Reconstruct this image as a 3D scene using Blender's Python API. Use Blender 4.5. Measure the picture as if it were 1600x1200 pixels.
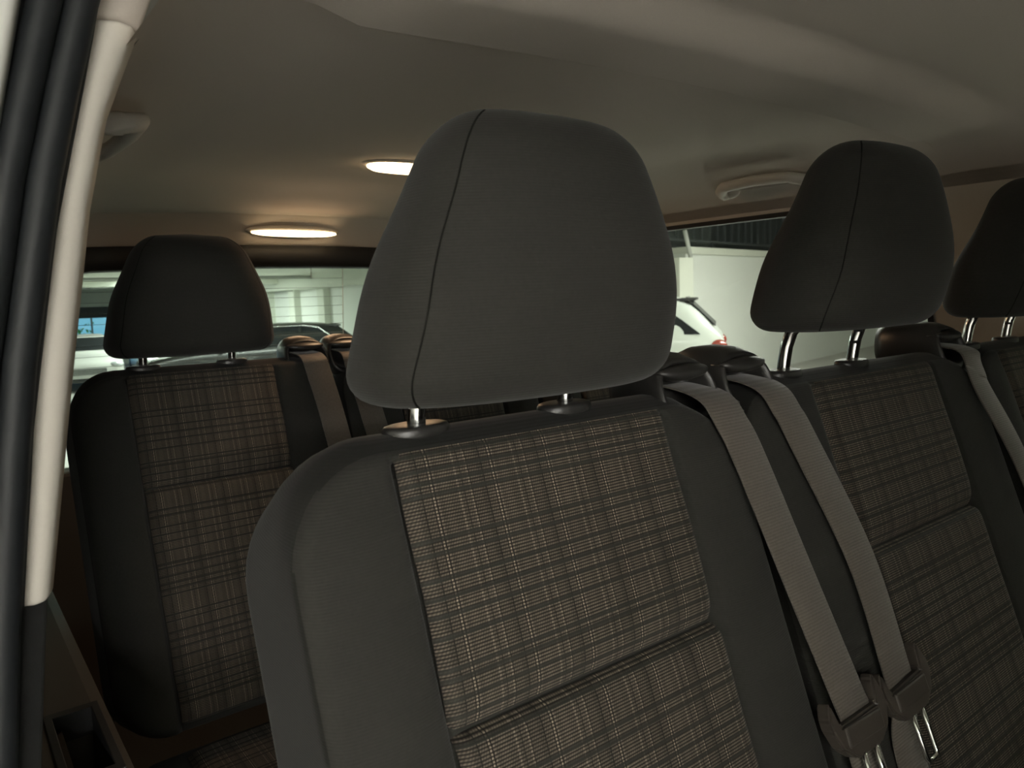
import bpy, bmesh, math, random
import numpy as np
from mathutils import Vector, Matrix
random.seed(4)
for o in list(bpy.data.objects): bpy.data.objects.remove(o, do_unlink=True)
S = bpy.context.scene
COL = S.collection

# ------------------------------------------------------------------ camera
FPX = 1188.84
CAM = Vector((-0.27789, -0.48131, 1.04078))
RIGHT = Vector((0.79261, -0.60865, -0.03617)); DOWN = Vector((-0.09668, -0.06690, -0.99306)); FWD = Vector((0.60201, 0.79061, -0.11187))
cd = bpy.data.cameras.new('camera'); cam = bpy.data.objects.new('camera', cd); COL.objects.link(cam)
cd.sensor_width = 36; cd.lens = FPX * 36 / 1600; cd.clip_start = .02; cd.clip_end = 200
m = Matrix.Identity(4)
for i in range(3):
    m[i][0] = RIGHT[i]; m[i][1] = -DOWN[i]; m[i][2] = -FWD[i]; m[i][3] = CAM[i]
cam.matrix_world = m
cd.dof.use_dof = True; cd.dof.focus_distance = .8; cd.dof.aperture_fstop = 14
S.camera = cam

# ------------------------------------------------------------------ world, lights, exposure
S.view_settings.view_transform = 'Standard'; S.view_settings.look = 'None'
S.view_settings.gamma = 1; S.view_settings.use_curve_mapping = False
S.view_settings.exposure = 0.0
S.cycles.use_denoising = True
S.cycles.max_bounces = 10; S.cycles.diffuse_bounces = 5; S.cycles.transparent_max_bounces = 16
S.cycles.sample_clamp_indirect = 4
w = bpy.data.worlds.new('sky'); S.world = w; w.use_nodes = True
wn = w.node_tree; bg = wn.nodes['Background']
sky = wn.nodes.new('ShaderNodeTexSky'); sky.sky_type = 'HOSEK_WILKIE'; sky.turbidity = 2.5; sky.sun_direction = (.3, -.6, .74)
wn.links.new(sky.outputs[0], bg.inputs[0]); bg.inputs[1].default_value = 4.5

GZ = -0.55          # garage ground level (van floor is z = 0)
HALL = 1.98         # garage ceiling
def area(name, loc, sx, sy, power, col=(.93, 1, .93), rot=(0, 0, 0)):
    l = bpy.data.lights.new(name, 'AREA'); l.shape = 'RECTANGLE'; l.size = sx; l.size_y = sy; l.energy = power; l.color = col
    o = bpy.data.objects.new(name, l); COL.objects.link(o); o.location = loc; o.rotation_euler = rot
    return o
# fluorescent battens on the garage ceiling
WARMW = (1, .970, .925)
area('garage_light_door', (-3.6, -5.2, HALL - .06), .5, 3.0, 130, WARMW)
area('garage_light_front', (-2.3, -6.4, HALL - .06), 2.2, 1.6, 1200, WARMW)
area('garage_light_far_side', (4.2, 2.0, HALL - .06), .4, 6.0, 230, WARMW)
area('garage_light_corner', (9.0, 4.2, HALL + .6), 4.0, .4, 360, WARMW)
area('garage_light_rear', (2.0, 12.0, HALL - .06), 8.0, .4, 700, WARMW)
area('garage_light_end', (5.6, 23.0, HALL - .06), 3.0, 3.0, 520, WARMW)

# ------------------------------------------------------------------ materials
def mat(name, base=(.5, .5, .5), rough=.6, metal=0, spec=.5, sheen=0, coat=0):
    M = bpy.data.materials.new(name); M.use_nodes = True
    b = M.node_tree.nodes['Principled BSDF']
    b.inputs['Base Color'].default_value = (*base, 1); b.inputs['Roughness'].default_value = rough
    b.inputs['Metallic'].default_value = metal; b.inputs['Specular IOR Level'].default_value = spec
    b.inputs['Sheen Weight'].default_value = sheen; b.inputs['Coat Weight'].default_value = coat
    return M
class NT:
    def __init__(s, M): s.t = M.node_tree; s.b = s.t.nodes['Principled BSDF']
    def n(s, typ, **k):
        x = s.t.nodes.new(typ)
        for a, v in k.items(): setattr(x, a, v)
        return x
    def link(s, a, b): s.t.links.new(a, b)
    def math(s, op, a, b=None, c=None):
        x = s.n('ShaderNodeMath', operation=op)
        for i, v in enumerate((a, b, c)):
            if v is None: continue
            if isinstance(v, (int, float)): x.inputs[i].default_value = v
            else: s.link(v, x.inputs[i])
        return x.outputs[0]
    def mix(s, f, a, b):
        x = s.n('ShaderNodeMix', data_type='RGBA')
        for i, v in ((0, f), (6, a), (7, b)):
            if isinstance(v, tuple): x.inputs[i].default_value = (*v, 1)
            elif isinstance(v, (int, float)): x.inputs[i].default_value = v
            else: s.link(v, x.inputs[i])
        return x.outputs[2]
    def ramp(s, f, stops, interp='CONSTANT'):
        x = s.n('ShaderNodeValToRGB'); r = x.color_ramp; r.interpolation = interp
        while len(r.elements) > 1: r.elements.remove(r.elements[-1])
        r.elements[0].position = stops[0][0]; r.elements[0].color = (*[stops[0][1]] * 3, 1)
        for p, v in stops[1:]:
            e = r.elements.new(p); e.color = (v, v, v, 1)
        s.link(f, x.inputs[0]); return x.outputs[0]
    def bump(s, h, dist, strength=1.0):
        x = s.n('ShaderNodeBump'); x.inputs['Distance'].default_value = dist; x.inputs['Strength'].default_value = strength
        s.link(h, x.inputs['Height']); s.link(x.outputs[0], s.b.inputs['Normal'])
    def noise(s, scale, detail=3, vec=None):
        x = s.n('ShaderNodeTexNoise'); x.inputs['Scale'].default_value = scale; x.inputs['Detail'].default_value = detail
        if vec is None: vec = s.n('ShaderNodeTexCoord').outputs['Object']
        s.link(vec, x.inputs['Vector']); return x.outputs[0]

def noisy(name, c1, c2, scale, rough, bump=0, **k):
    M = mat(name, c1, rough, **k); t = NT(M); f = t.noise(scale)
    t.link(t.mix(f, c1, c2), t.b.inputs['Base Color'])
    if bump: t.bump(t.noise(scale * 4), bump)
    return M

def rib_fabric(name, c1, c2, period, axis=2, rough=.85, sheen=.25, bump=.0004, rib=.5):
    M = mat(name, c1, rough, spec=.12, sheen=sheen); t = NT(M)
    M.node_tree.nodes['Principled BSDF'].inputs['Sheen Roughness'].default_value = .45
    oc = t.n('ShaderNodeTexCoord').outputs['Object']; sp = t.n('ShaderNodeSeparateXYZ'); t.link(oc, sp.inputs[0])
    wv = t.math('SINE', t.math('MULTIPLY', sp.outputs[axis], 2 * math.pi / period))
    f = t.math('MULTIPLY_ADD', wv, .5, .5)
    nz = t.noise(350, 2)
    f2 = t.math('MULTIPLY_ADD', nz, .8, t.math('MULTIPLY', f, rib))
    t.link(t.mix(f2, c1, c2), t.b.inputs['Base Color'])
    t.bump(t.math('ADD', f, t.math('MULTIPLY', nz, .6)), bump, .7)
    return M

BANDS = [4, 15, 23.5, 32, 62, 71.5, 88, 100, 111, 125, 145, 151]
def plaid_fabric():
    M = mat('plaid_seat_fabric', rough=.7, spec=.14, sheen=.05); t = NT(M)
    uv = t.n('ShaderNodeUVMap').outputs[0]; sp = t.n('ShaderNodeSeparateXYZ'); t.link(uv, sp.inputs[0])
    s, tt = sp.outputs[0], sp.outputs[1]
    ft = t.math('FRACT', t.math('MULTIPLY', tt, 1 / .160))
    hw = 1.55; st = [(0, 0)]
    for b in BANDS: st += [((b - hw) / 160, 1), ((b + hw) / 160, 0)]
    band = t.ramp(ft, st)
    prof = None
    rib = t.math('MULTIPLY_ADD', t.math('SINE', t.math('MULTIPLY', tt, 2 * math.pi / .0023)), .5, .5)
    dash = t.math('MULTIPLY_ADD', t.math('SINE', t.math('ADD', t.math('MULTIPLY', s, 2 * math.pi / .0021), t.math('MULTIPLY', tt, 2 * math.pi / .0046))), .5, .5)
    fs = t.math('FRACT', t.math('MULTIPLY_ADD', s, 1 / .052, .62))
    P = 52.
    vb = t.ramp(fs, [(0, 1), (1.3 / P, 0), (2.6 / P, .5), (4.2 / P, .2), (8 / P, .28), (14 / P, .2), (20.4 / P, .62), (22 / P, .2), (26 / P, .25), (30.3 / P, .7), (31.7 / P, 0), (32.6 / P, .2), (40 / P, .1), (43.5 / P, .0), (44.5 / P, .2), (49 / P, .28), (50.8 / P, 0), (51.4 / P, .0)])
    vd = t.ramp(fs, [(0, 0), (1.3 / P, 1), (2.5 / P, 0), (25 / P, 1), (26 / P, 0), (31.7 / P, 1), (32.6 / P, 0), (43.5 / P, 1), (44.5 / P, 0), (50.8 / P, 1)])
    large = t.noise(30, 2, uv)
    thread = t.math('MULTIPLY', rib, t.math('MULTIPLY_ADD', dash, .55, .45))
    lum = t.math('MULTIPLY', thread, t.math('ADD', vb, t.math('MULTIPLY', large, .28)))
    lum = t.math('MULTIPLY', lum, t.math('MULTIPLY_ADD', vd, -.85, 1.0))
    lum = t.math('MULTIPLY', lum, t.math('MULTIPLY_ADD', band, -.86, 1.0))
    tint = t.mix(t.noise(60, 1, uv), (.40, .33, .26), (.34, .28, .225))
    bandc = t.mix(band, (.0105, .0092, .0076), (.0180, .0176, .0152))
    t.link(t.mix(lum, bandc, tint), t.b.inputs['Base Color'])
    # cords stand proud, ribs are fine relief
    fb = t.math('MULTIPLY', band, 1.6)
    h = t.math('ADD', fb, t.math('MULTIPLY', t.math('MULTIPLY', rib, t.math('SUBTRACT', 1.0, band)), .8))
    h = t.math('SUBTRACT', h, t.math('MULTIPLY', vd, .6))
    t.bump(h, .0007, .9)
    return M

def thin_glass(name, tint=(.9, .97, .93), gloss=.05):
    M = bpy.data.materials.new(name); M.use_nodes = True; t = M.node_tree
    for n in list(t.nodes): t.nodes.remove(n)
    out = t.nodes.new('ShaderNodeOutputMaterial'); a = t.nodes.new('ShaderNodeBsdfTransparent'); g = t.nodes.new('ShaderNodeBsdfGlossy')
    a.inputs[0].default_value = (*tint, 1); g.inputs['Roughness'].default_value = .02
    mx = t.nodes.new('ShaderNodeMixShader'); mx.inputs[0].default_value = gloss
    t.links.new(a.outputs[0], mx.inputs[1]); t.links.new(g.outputs[0], mx.inputs[2]); t.links.new(mx.outputs[0], out.inputs[0])
    return M
def emit(name, col, strength):
    M = mat(name, col, .4); b = M.node_tree.nodes['Principled BSDF']
    b.inputs['Emission Color'].default_value = (*col, 1); b.inputs['Emission Strength'].default_value = strength
    return M

MF = rib_fabric('charcoal_ribbed_fabric', (.0175, .0170, .0152), (.029, .0284, .0253), .0019, bump=.00012, rib=.3, sheen=.08)
MSIDE = rib_fabric('black_side_panel_knit', (.0085, .0080, .0072), (.0140, .0132, .0120), .0019, bump=.0001, rib=.15, sheen=.06)
MPIPING = mat('dark_piping', (.004, .004, .004), .95, spec=.05)
MSEAM = mat('charcoal_seam_thread', (.0085, .0085, .0075), .95, spec=.05)
MP = plaid_fabric()
MBELT = rib_fabric('belt_webbing', (.062, .054, .046), (.114, .100, .086), .0026, axis=2, rough=.5, sheen=.3, bump=.0003)
MBLK = noisy('black_moulded_plastic', (.018, .017, .016), (.026, .025, .024), 300, .38, .00005, spec=.5)
MBLKM = noisy('matt_black_plastic', (.016, .016, .016), (.024, .024, .024), 200, .6, .0001, spec=.4)
MTONG = noisy('brown_black_tongue_plastic', (.040, .033, .028), (.052, .044, .038), 300, .42, .00005)
MCHR = mat('polished_steel', (.80, .81, .80), .16, 1)
MHEAD = noisy('grey_headliner_cloth', (.585, .535, .48), (.645, .59, .53), 500, .95, .0002, spec=.1)
MBEIGE = noisy('beige_pillar_plastic', (.66, .62, .55), (.70, .66, .59), 350, .6, .00015, spec=.3)
MTRIM = noisy('grey_brown_trim_plastic', (.062, .054, .045), (.078, .068, .057), 300, .6, .0001, spec=.3)
MRUB = noisy('black_door_rubber', (.007, .008, .009), (.012, .0135, .015), 60, .55, .0001, spec=.25)
MPAINT = mat('white_body_paint', (.78, .78, .74), .25, coat=.6)
MGLASS = thin_glass('clear_window_glass', (.91, .95, .91)); MGLASSR = thin_glass('rear_window_glass', (.84, .93, .88), .04)
MWIRE = mat('heater_wire', (.16, .17, .16), .5); MBUS = mat('heater_bus_bar', (.7, .74, .68), .5)
MLAMP = emit('warm_lamp_lens', (1.0, .72, .40), 9.0)
MCARPET = noisy('dark_floor_carpet', (.020, .019, .018), (.032, .030, .028), 150, .95, .001)

# ------------------------------------------------------------------ object helpers
def link(o, parent=None):
    COL.objects.link(o)
    if parent: o.parent = parent
    return o
def setp(o, label=None, cat=None, group=None, kind=None):
    if label: o['label'] = label
    if cat: o['category'] = cat
    if group: o['group'] = group
    if kind: o['kind'] = kind
    return o
def thing(name, label, cat, loc=(0, 0, 0), rotz=0, group=None):
    o = bpy.data.objects.new(name, None); link(o); o.location = loc; o.rotation_euler = (0, 0, rotz); o.empty_display_size = .05
    return setp(o, label, cat, group)
def mesh(name, V, F, M, parent=None, smooth=True, uv=None):
    me = bpy.data.meshes.new(name); me.from_pydata([tuple(map(float, v)) for v in V], [], [tuple(f) for f in F])
    if uv is not None:
        L = me.uv_layers.new(name='UVMap')
        for lp in me.loops: L.data[lp.index].uv = uv[lp.vertex_index]
    me.materials.append(M); me.update()
    if smooth: me.polygons.foreach_set('use_smooth', [True] * len(me.polygons))
    return link(bpy.data.objects.new(name, me), parent)
def bmobj(name, bm, M, parent=None, smooth=False, recalc=True):
    if recalc: bmesh.ops.recalc_face_normals(bm, faces=bm.faces)
    me = bpy.data.meshes.new(name); bm.to_mesh(me); bm.free(); me.materials.append(M)
    if smooth: me.polygons.foreach_set('use_smooth', [True] * len(me.polygons))
    return link(bpy.data.objects.new(name, me), parent)
def bbox_bm(bm, x0, x1, y0, y1, z0, z1, bev=0, seg=2):
    r = bmesh.ops.create_cube(bm, size=1)
    vs = r['verts']
    for v in vs: v.co = Vector(((x0 + x1) / 2 + v.co.x * (x1 - x0), (y0 + y1) / 2 + v.co.y * (y1 - y0), (z0 + z1) / 2 + v.co.z * (z1 - z0)))
    if bev:
        es = list({e for v in vs for e in v.link_edges})
        bmesh.ops.bevel(bm, geom=es, offset=bev, segments=seg, affect='EDGES', profile=.5)
def box(name, x0, x1, y0, y1, z0, z1, M, parent=None, bev=0, seg=2):
    bm = bmesh.new(); bbox_bm(bm, x0, x1, y0, y1, z0, z1, bev, seg)
    return bmobj(name, bm, M, parent, smooth=False)
def loftV(rings, cap0=True, cap1=True, closed=True):
    n = len(rings[0]); V = [p for r in rings for p in r]; F = []
    for i in range(len(rings) - 1):
        for j in range(n if closed else n - 1):
            k = (j + 1) % n
            F.append((i * n + j, i * n + k, (i + 1) * n + k, (i + 1) * n + j))
    if cap0: F.append(tuple(range(n))[::-1])
    if cap1: F.append(tuple(range((len(rings) - 1) * n, len(rings) * n)))
    return V, F
def tube(name, pts, r, M, parent=None, sides=8, radii=None):
    pts = [Vector(p) for p in pts]; rings = []; up = None
    for i, p in enumerate(pts):
        d = (pts[min(i + 1, len(pts) - 1)] - pts[max(i - 1, 0)]).normalized()
        if up is None: up = Vector((0, 0, 1)) if abs(d.z) < .9 else Vector((1, 0, 0))
        a = d.cross(up).normalized(); b = a.cross(d).normalized(); up = b
        rr = radii[i] if radii else r
        rings.append([p + (a * math.cos(t) + b * math.sin(t)) * rr for t in [2 * math.pi * k / sides for k in range(sides)]])
    V, F = loftV(rings); return mesh(name, V, F, M, parent)
def lathe(name, prof, M, parent=None, n=24, sx=1, sy=1, loc=(0, 0, 0)):
    rings = [[(loc[0] + r * math.cos(2 * math.pi * k / n) * sx, loc[1] + r * math.sin(2 * math.pi * k / n) * sy, loc[2] + z) for k in range(n)] for r, z in prof]
    V, F = loftV(rings); return mesh(name, V, F, M, parent)
def copy_tree(o, parent=None):
    c = o.copy(); COL.objects.link(c)
    if parent: c.parent = parent
    for ch in list(o.children): copy_tree(ch, c)
    return c

# ------------------------------------------------------------------ van shell
XC = .5385          # van centre line
PROF = [(.80, 0), (.80, .50), (.795, .70), (.790, .84), (.745, 1.0), (.695, 1.215), (.662, 1.250), (.62, 1.274), (.56, 1.297), (.49, 1.311)]   # half width, height
def hw_at(z):
    return float(np.interp(z, [p[1] for p in PROF], [p[0] for p in PROF]))
def sm(x): x = min(1, max(0, x)); return x * x * (3 - 2 * x)
def ceil_z(x, y):
    u = abs(x - XC); hw = [p[0] for p in PROF[::-1]]; zz = [p[1] for p in PROF[::-1]]
    z = float(np.interp(u, hw, zz)) if u > .49 else 1.311 + .012 * (1 - (u / .49) ** 2)
    tap = sm((.60 - u) / .09) if x > XC else sm((.56 - u) / .08)
    # roof bow hanging below the headliner
    z -= .029 * tap * sm((y - .005) / .055) * (1 - sm((y - .150) / .004))
    # shallow raised field over the third row
    z += .004 * tap * sm((y - .35) / .2) * (1 - sm((y - .80) / .05))
    # roof falls to the rear header
    z -= .045 * sm((y - 1.25) / .25) * sm((.69 - u) / .05 + .2)
    return z
ys = sorted(set(np.round(np.concatenate([np.linspace(-1.9, 1.5, 70), np.linspace(-.02, .14, 25), [.146, .149, .150, .151, .152, .153, .154, .156, .160]]), 4)))
us = np.concatenate([-np.array([.695, .684, .672, .652, .63, .60, .565, .53, .49]), np.linspace(-.46, .46, 30), np.array([.49, .53, .565, .60, .63, .652, .672, .684, .695])])
V = []; F = []; n = len(us)
for y in ys:
    for u in us: V.append((XC + u, y, ceil_z(XC + u, y)))
for i in range(len(ys) - 1):
    for j in range(n - 1): F.append((i * n + j, i * n + j + 1, (i + 1) * n + j + 1, (i + 1) * n + j))
setp(mesh('ceiling', V, F, MHEAD), 'grey van headliner with hanging roof bow', kind='structure')
# outer roof skin
V = [(XC + sx * w, y, z) for y in (-2.0, 1.75) for sx, w, z in ((-1, .90, .9), (-1, .80, 1.30), (-1, .62, 1.385), (1, .62, 1.385), (1, .80, 1.30), (1, .90, .9))]
V2, F2 = loftV([V[:6], V[6:]], False, False, closed=False)
F2 = [F2[1], F2[2], F2[3]]
setp(mesh('roof_skin', V2, F2, MPAINT, smooth=False), 'white outer roof skin of the van', kind='structure')
def wall_panel(name, side, y0, y1, z0, z1, M, th=.02, kind=True, parent=None, out=0, bev=0):
    zs = sorted({z0, z1} | {p[1] for p in PROF if z0 < p[1] < z1})
    rings = []
    for y in (y0, y1):
        rings.append([(XC + side * (hw_at(z) + out), y, z) for z in zs] + [(XC + side * (hw_at(z) + th + out), y, z) for z in zs[::-1]])
    V, F = loftV(rings)
    bm = bmesh.new(); me = bpy.data.meshes.new('t'); me.from_pydata(V, [], F); bm.from_mesh(me); bpy.data.meshes.remove(me)
    if bev: bmesh.ops.bevel(bm, geom=list(bm.edges), offset=bev, segments=2, affect='EDGES')
    o = bmobj(name, bm, M, parent)
    if kind: setp(o, kind='structure')
    return o
# right (far) side of the van
WIN = (.205, 1.36, .80, 1.207)
setp(wall_panel('wall_right', 1, -1.9, 1.7, 0, .80, MTRIM), 'grey lower trim wall on the far side of the van')
setp(wall_panel('wall_right', 1, -.12, .205, .80, 1.236, MBEIGE), 'beige pillar between the far side windows')
setp(wall_panel('wall_right', 1, 1.36, 1.7, .80, 1.236, MBEIGE), 'beige rear corner pillar on the far side')
setp(wall_panel('wall_right', 1, .205, 1.36, 1.207, 1.236, MHEAD), 'narrow headliner strip above the far rear window')
setp(wall_panel('wall_right', 1, -1.9, -.12, 1.207, 1.236, MHEAD), 'headliner strip above the far front window')
def side_window(name, side, y0, y1, z0, z1, label):
    g = wall_panel(name, side, y0, y1, z0, z1, MGLASS, .004, out=.022); setp(g, label, kind='structure')
    for a, b, c, d in ((y0, y1, z1 - .010, z1), (y0, y1, z0, z0 + .012), (y0, y0 + .010, z0 + .012, z1 - .010), (y1 - .012, y1, z0 + .012, z1 - .010)):
        wall_panel('window_seal', side, a, b, c, d, MBLKM, .024, kind=False, parent=g, out=-.004)
    return g
side_window('window_1', 1, *WIN, 'clear far side rear window with black seal')
side_window('window_2', 1, -1.1, -.12, .80, 1.207, 'clear far side front window with black seal')
setp(wall_panel('wall_right', 1, -1.9, -1.1, .80, 1.236, MBEIGE), 'beige front pillar on the far side')
# near side behind the open sliding door
setp(wall_panel('wall_left', -1, .13, 1.7, 0, 1.236, MBLKM, .03), 'trim wall on the near side behind the open door')
setp(wall_panel('wall_left', -1, -1.9, -1.40, 0, 1.236, MTRIM, .03), 'trim wall ahead of the open sliding door')
setp(box('wall_front', -.30, 1.38, -1.92, -1.90, 0, 1.36, MTRIM), 'added front partition, out of view, blocking windscreen light', kind='structure')  # solid where the windscreen would be; added to keep light off the third row
setp(box('floor', -.27, 1.345, -1.9, 1.72, -.04, 0, MCARPET), 'dark carpet floor of the van', kind='structure')
# side ledge with pocket beside the third row
def ledge():
    z = .62; x0, x1 = -.265, -.164; bm = bmesh.new()
    px0, px1, py0, py1 = -.216, -.176, .28, .42
    xs = [x0, px0, px1, x1]; yy = [-.02, py0, py1, 1.5]
    P = {}
    for i, x in enumerate(xs):
        for j, y in enumerate(yy): P[i, j] = bm.verts.new((x, y, z - (.003 if i == 3 else 0)))
    for i in range(3):
        for j in range(3):
            if (i, j) != (1, 1): bm.faces.new([P[i, j], P[i + 1, j], P[i + 1, j + 1], P[i, j + 1]])
    q = [bm.verts.new((x, y, z - .07)) for x, y in ((px0 + .006, py0 + .01), (px1 - .006, py0 + .01), (px1 - .006, py1 - .01), (px0 + .006, py1 - .01))]
    t = [P[1, 1], P[2, 1], P[2, 2], P[1, 2]]
    for k in range(4): bm.faces.new([t[k], t[(k + 1) % 4], q[(k + 1) % 4], q[k]])
    bm.faces.new(q)
    b = [bm.verts.new((x1, y, .02)) for y in yy]
    for j in range(3): bm.faces.new([P[3, j], P[3, j + 1], b[j + 1], b[j]])
    c = [bm.verts.new((x, -.02, .02)) for x in xs[:3]] + [b[0]]
    for i in range(3): bm.faces.new([P[i, 0], P[i + 1, 0], c[i + 1], c[i]])
    o = setp(bmobj('trim_1', bm, MTRIM), 'grey-brown side ledge with a black pocket beside the third row', kind='structure')
    # black pocket liner frame
    bm = bmesh.new()
    bbox_bm(bm, px0 - .006, px0 + .002, py0 - .008, py1 + .008, z - .05, z + .002, .001)
    bbox_bm(bm, px1 - .002, px1 + .006, py0 - .008, py1 + .008, z - .05, z + .002, .001)
    bbox_bm(bm, px0, px1, py1 - .004, py1 + .008, z - .05, z + .002, .001)
    bbox_bm(bm, px0, px1, py0 - .008, py0 + .004, z - .05, z + .002, .001)
    bbox_bm(bm, px0, px1, py0, py1, z - .075, z - .066)
    bbox_bm(bm, -.212, -.207, py0, py1, z - .07, z - .012)
    bmobj('pocket_liner', bm, MBLKM, o)
ledge()

# door pillar trim, rubber seal, outer jamb (near left)
def strip(name, pts, M, label=None, kind='structure', sub=3):
    """pts: list of (z, [(x, y) ...]) closed cross sections from bottom to top"""
    rings = [[(x, y, z) for x, y in cs] for z, cs in pts]
    V, F = loftV(rings)
    o = mesh(name, V, F, M)
    mod = o.modifiers.new('bevel', 'BEVEL'); mod.width = .004; mod.segments = 3; mod.limit_method = 'ANGLE'; mod.angle_limit = math.radians(40)
    return setp(o, label, kind=kind) if kind else o
def jamb(zs, x_of, prof):
    return [(z, [(x_of(z) + dx, dy) for dx, dy in prof(z)]) for z in zs]
def xo(z): return float(np.interp(z, [.70, .756, .854, .897, .998, 1.062, 1.134, 1.175, 1.193, 1.201, 1.230, 1.30], [-.2675, -.2612, -.2505, -.2448, -.2304, -.2194, -.2024, -.191, -.1862, -.185, -.1731, -.145]))
def xi(z): return float(np.interp(z, [.70, .741, .848, .918, .9945, 1.109, 1.168, 1.204, 1.231, 1.30], [-.247, -.2426, -.230, -.218, -.205, -.1844, -.1697, -.155, -.1439, -.115]))
def xb(z): return float(np.interp(z, [.70, .854, .998, 1.134, 1.23, 1.30], [-.2675, -.2505, -.2304, -.2024, -.1755, -.152]))
zz = list(np.linspace(.856, 1.229, 26))
def pil(z):
    a, b = xo(z), xi(z)
    k = sm((z - 1.17) / .03) * .004
    return [(a - .02 + 0, .10), (a + .002 - k, .082), (a + (b - a) * .45, .078), (a + (b - a) * .8, .083), (b, .098), (b - .004, .15), (a - .02, .15)]
setp(strip('trim_2', [(z, pil(z)) for z in zz], MBEIGE), 'beige plastic door pillar trim at the left edge')
o = strip('trim_3', [(z, [(xo(z) - .03, .105), (xo(z) - .002, .086), (xi(z) - .016, .088), (xi(z) + .001, .102), (xi(z) - .004, .2), (xo(z) - .03, .2)]) for z in (1.2305, 1.26, 1.30)], MHEAD)
setp(o, 'headliner end above the beige door pillar trim')
o = strip('trim_4', [(z, [(xo(z) - .03, .10), (xo(z) + .002, .088), (xi(z) - .002, .10), (xi(z) - .006, .16), (xo(z) - .03, .16)]) for z in np.linspace(0, .8555, 8)], MBLKM)
setp(o, 'dark lower pillar trim under the beige door pillar')
# rubber seals: two bulbs running up the jamb, then the dark channel and painted edge
def bulb(name, dx, dy, r, label, M=MRUB):
    zs = np.linspace(-.02, 1.34, 26)
    o = tube(name, [(xb(z) + dx, dy, z) for z in zs], r, M, sides=14)
    return setp(o, label, kind='structure')
bulb('trim_5', -.009, .064, .0100, 'inner black rubber door seal bulb beside the beige pillar')
bulb('trim_6', -.0275, .058, .0092, 'outer black rubber door seal bulb beside the body edge')
o = strip('trim_7', [(z, [(xb(z) - .06, .075), (xb(z) - .03, .066), (xb(z) + .004, .078), (xb(z) + .004, .13), (xb(z) - .06, .13)]) for z in np.linspace(-.02, 1.34, 12)], MRUB)
setp(o, 'dark channel behind the rubber door seals')
o = strip('trim_8', [(z, [(xb(z) - .16, .03), (xb(z) - .041, .042), (xb(z) - .0375, .052), (xb(z) - .05, .10), (xb(z) - .16, .10)]) for z in np.linspace(-.3, 1.34, 12)], MPAINT)
setp(o, 'white painted door frame edge at the far left')

# rear: header with lamp, black band, window, lower door, corner pillars
def rear():
    def cs(x):   # header section y,z (face sloping down to the rear)
        k = abs(x - XC) / .7; d = .02 * k * k
        return [(1.46, 1.292 - d), (1.50, 1.272 - d), (1.545, 1.222 - d), (1.555, 1.204 - d), (1.60, 1.204 - d), (1.62, 1.31), (1.46, 1.32)]
    xs = np.linspace(-.17, 1.247, 25)
    V, F = loftV([[(x, y, z) for y, z in cs(x)] for x in xs])
    o = mesh('trim_9', V, F, MHEAD); o.modifiers.new('b', 'BEVEL').width = .006
    setp(o, 'grey rear header trim above the rear window', kind='structure')
    def band(x):
        k = abs(x - XC) / .58; d = .012 * k ** 2 + .05 * max(0, k - .92) / .08 * (1 if k < 1.2 else 1)
        d0 = .02 * (abs(x - XC) / .7) ** 2
        return [(1.556, 1.206 - d0), (1.566, 1.150 - min(d, .3)), (1.60, 1.146 - min(d, .3)), (1.615, 1.206 - d0)]
    xs = np.concatenate([np.linspace(-.20, -.02, 8), np.linspace(0, 1.08, 25), np.linspace(1.10, 1.28, 8)])
    V, F = loftV([[(x, y, z) for y, z in band(x)] for x in xs])
    o = mesh('trim_10', V, F, MBLKM); setp(o, 'black band across the top of the rear window', kind='structure')
    g = mesh('window_3', [(-.08, 1.66, .66), (1.157, 1.66, .66), (1.157, 1.60, 1.17), (-.08, 1.60, 1.17)], [(0, 1, 2, 3)], MGLASSR, smooth=False)
    g.modifiers.new('s', 'SOLIDIFY').thickness = .004
    setp(g, 'rear window with fine heating wires', kind='structure')
    def onglass(x, z, off=-.004): return (x, 1.66 - .06 * (z - .66) / .51 + off, z)
    for k in range(13):
        z = 1.118 - k * .0262
        tube('heating_wire', [onglass(x, z) for x in np.linspace(-.02, .70, 5)], .0005, MWIRE, g, 4)
    tube('heater_bus_bar', [onglass(.70, z) for z in (1.145, 1.0, .80)], .0012, MBUS, g, 5)
    tube('heater_bus_bar', [onglass(.603, z) for z in (1.150, 1.118)], .0010, MBUS, g, 5)
    tube('heater_bus_bar', [onglass(-.02, z) for z in (1.13, 1.0, .80)], .0010, MBUS, g, 5)
    setp(box('door_1', -.25, 1.33, 1.62, 1.70, 0, .66, MTRIM, bev=.01), 'grey lower panel of the rear door', kind='structure')
    for sx, nm in ((-1, 'near'), (1, 'far')):
        V = []
        xa = lambda z: XC + sx * (np.interp(z, [.6, 1.17], [.605, .562])); xbb = lambda z: XC + sx * (hw_at(z) + .02)
        rings = [[(xa(z), 1.60, z), (xbb(z), 1.52, z), (xbb(z), 1.70, z), (xa(z), 1.68, z)] for z in (.60, .8, 1.0, 1.12, 1.21)]
        V, F = loftV(rings); setp(mesh('trim_11' if sx < 0 else 'trim_12', V, F, MBLKM, smooth=False), f'black {nm} rear corner post beside the rear window', kind='structure')
rear()

# ------------------------------------------------------------------ seats
RECL = math.radians(19.5)
TD = Vector((0, math.sin(RECL), math.cos(RECL))); ND = Vector((0, -math.cos(RECL), math.sin(RECL)))
P0 = Vector((0, -.03, -.015))                 # seam plane origin relative to the left head restraint post foot
def L(s, t, n): return Vector((s, 0, 0)) + P0 + TD * t + ND * n

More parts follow.
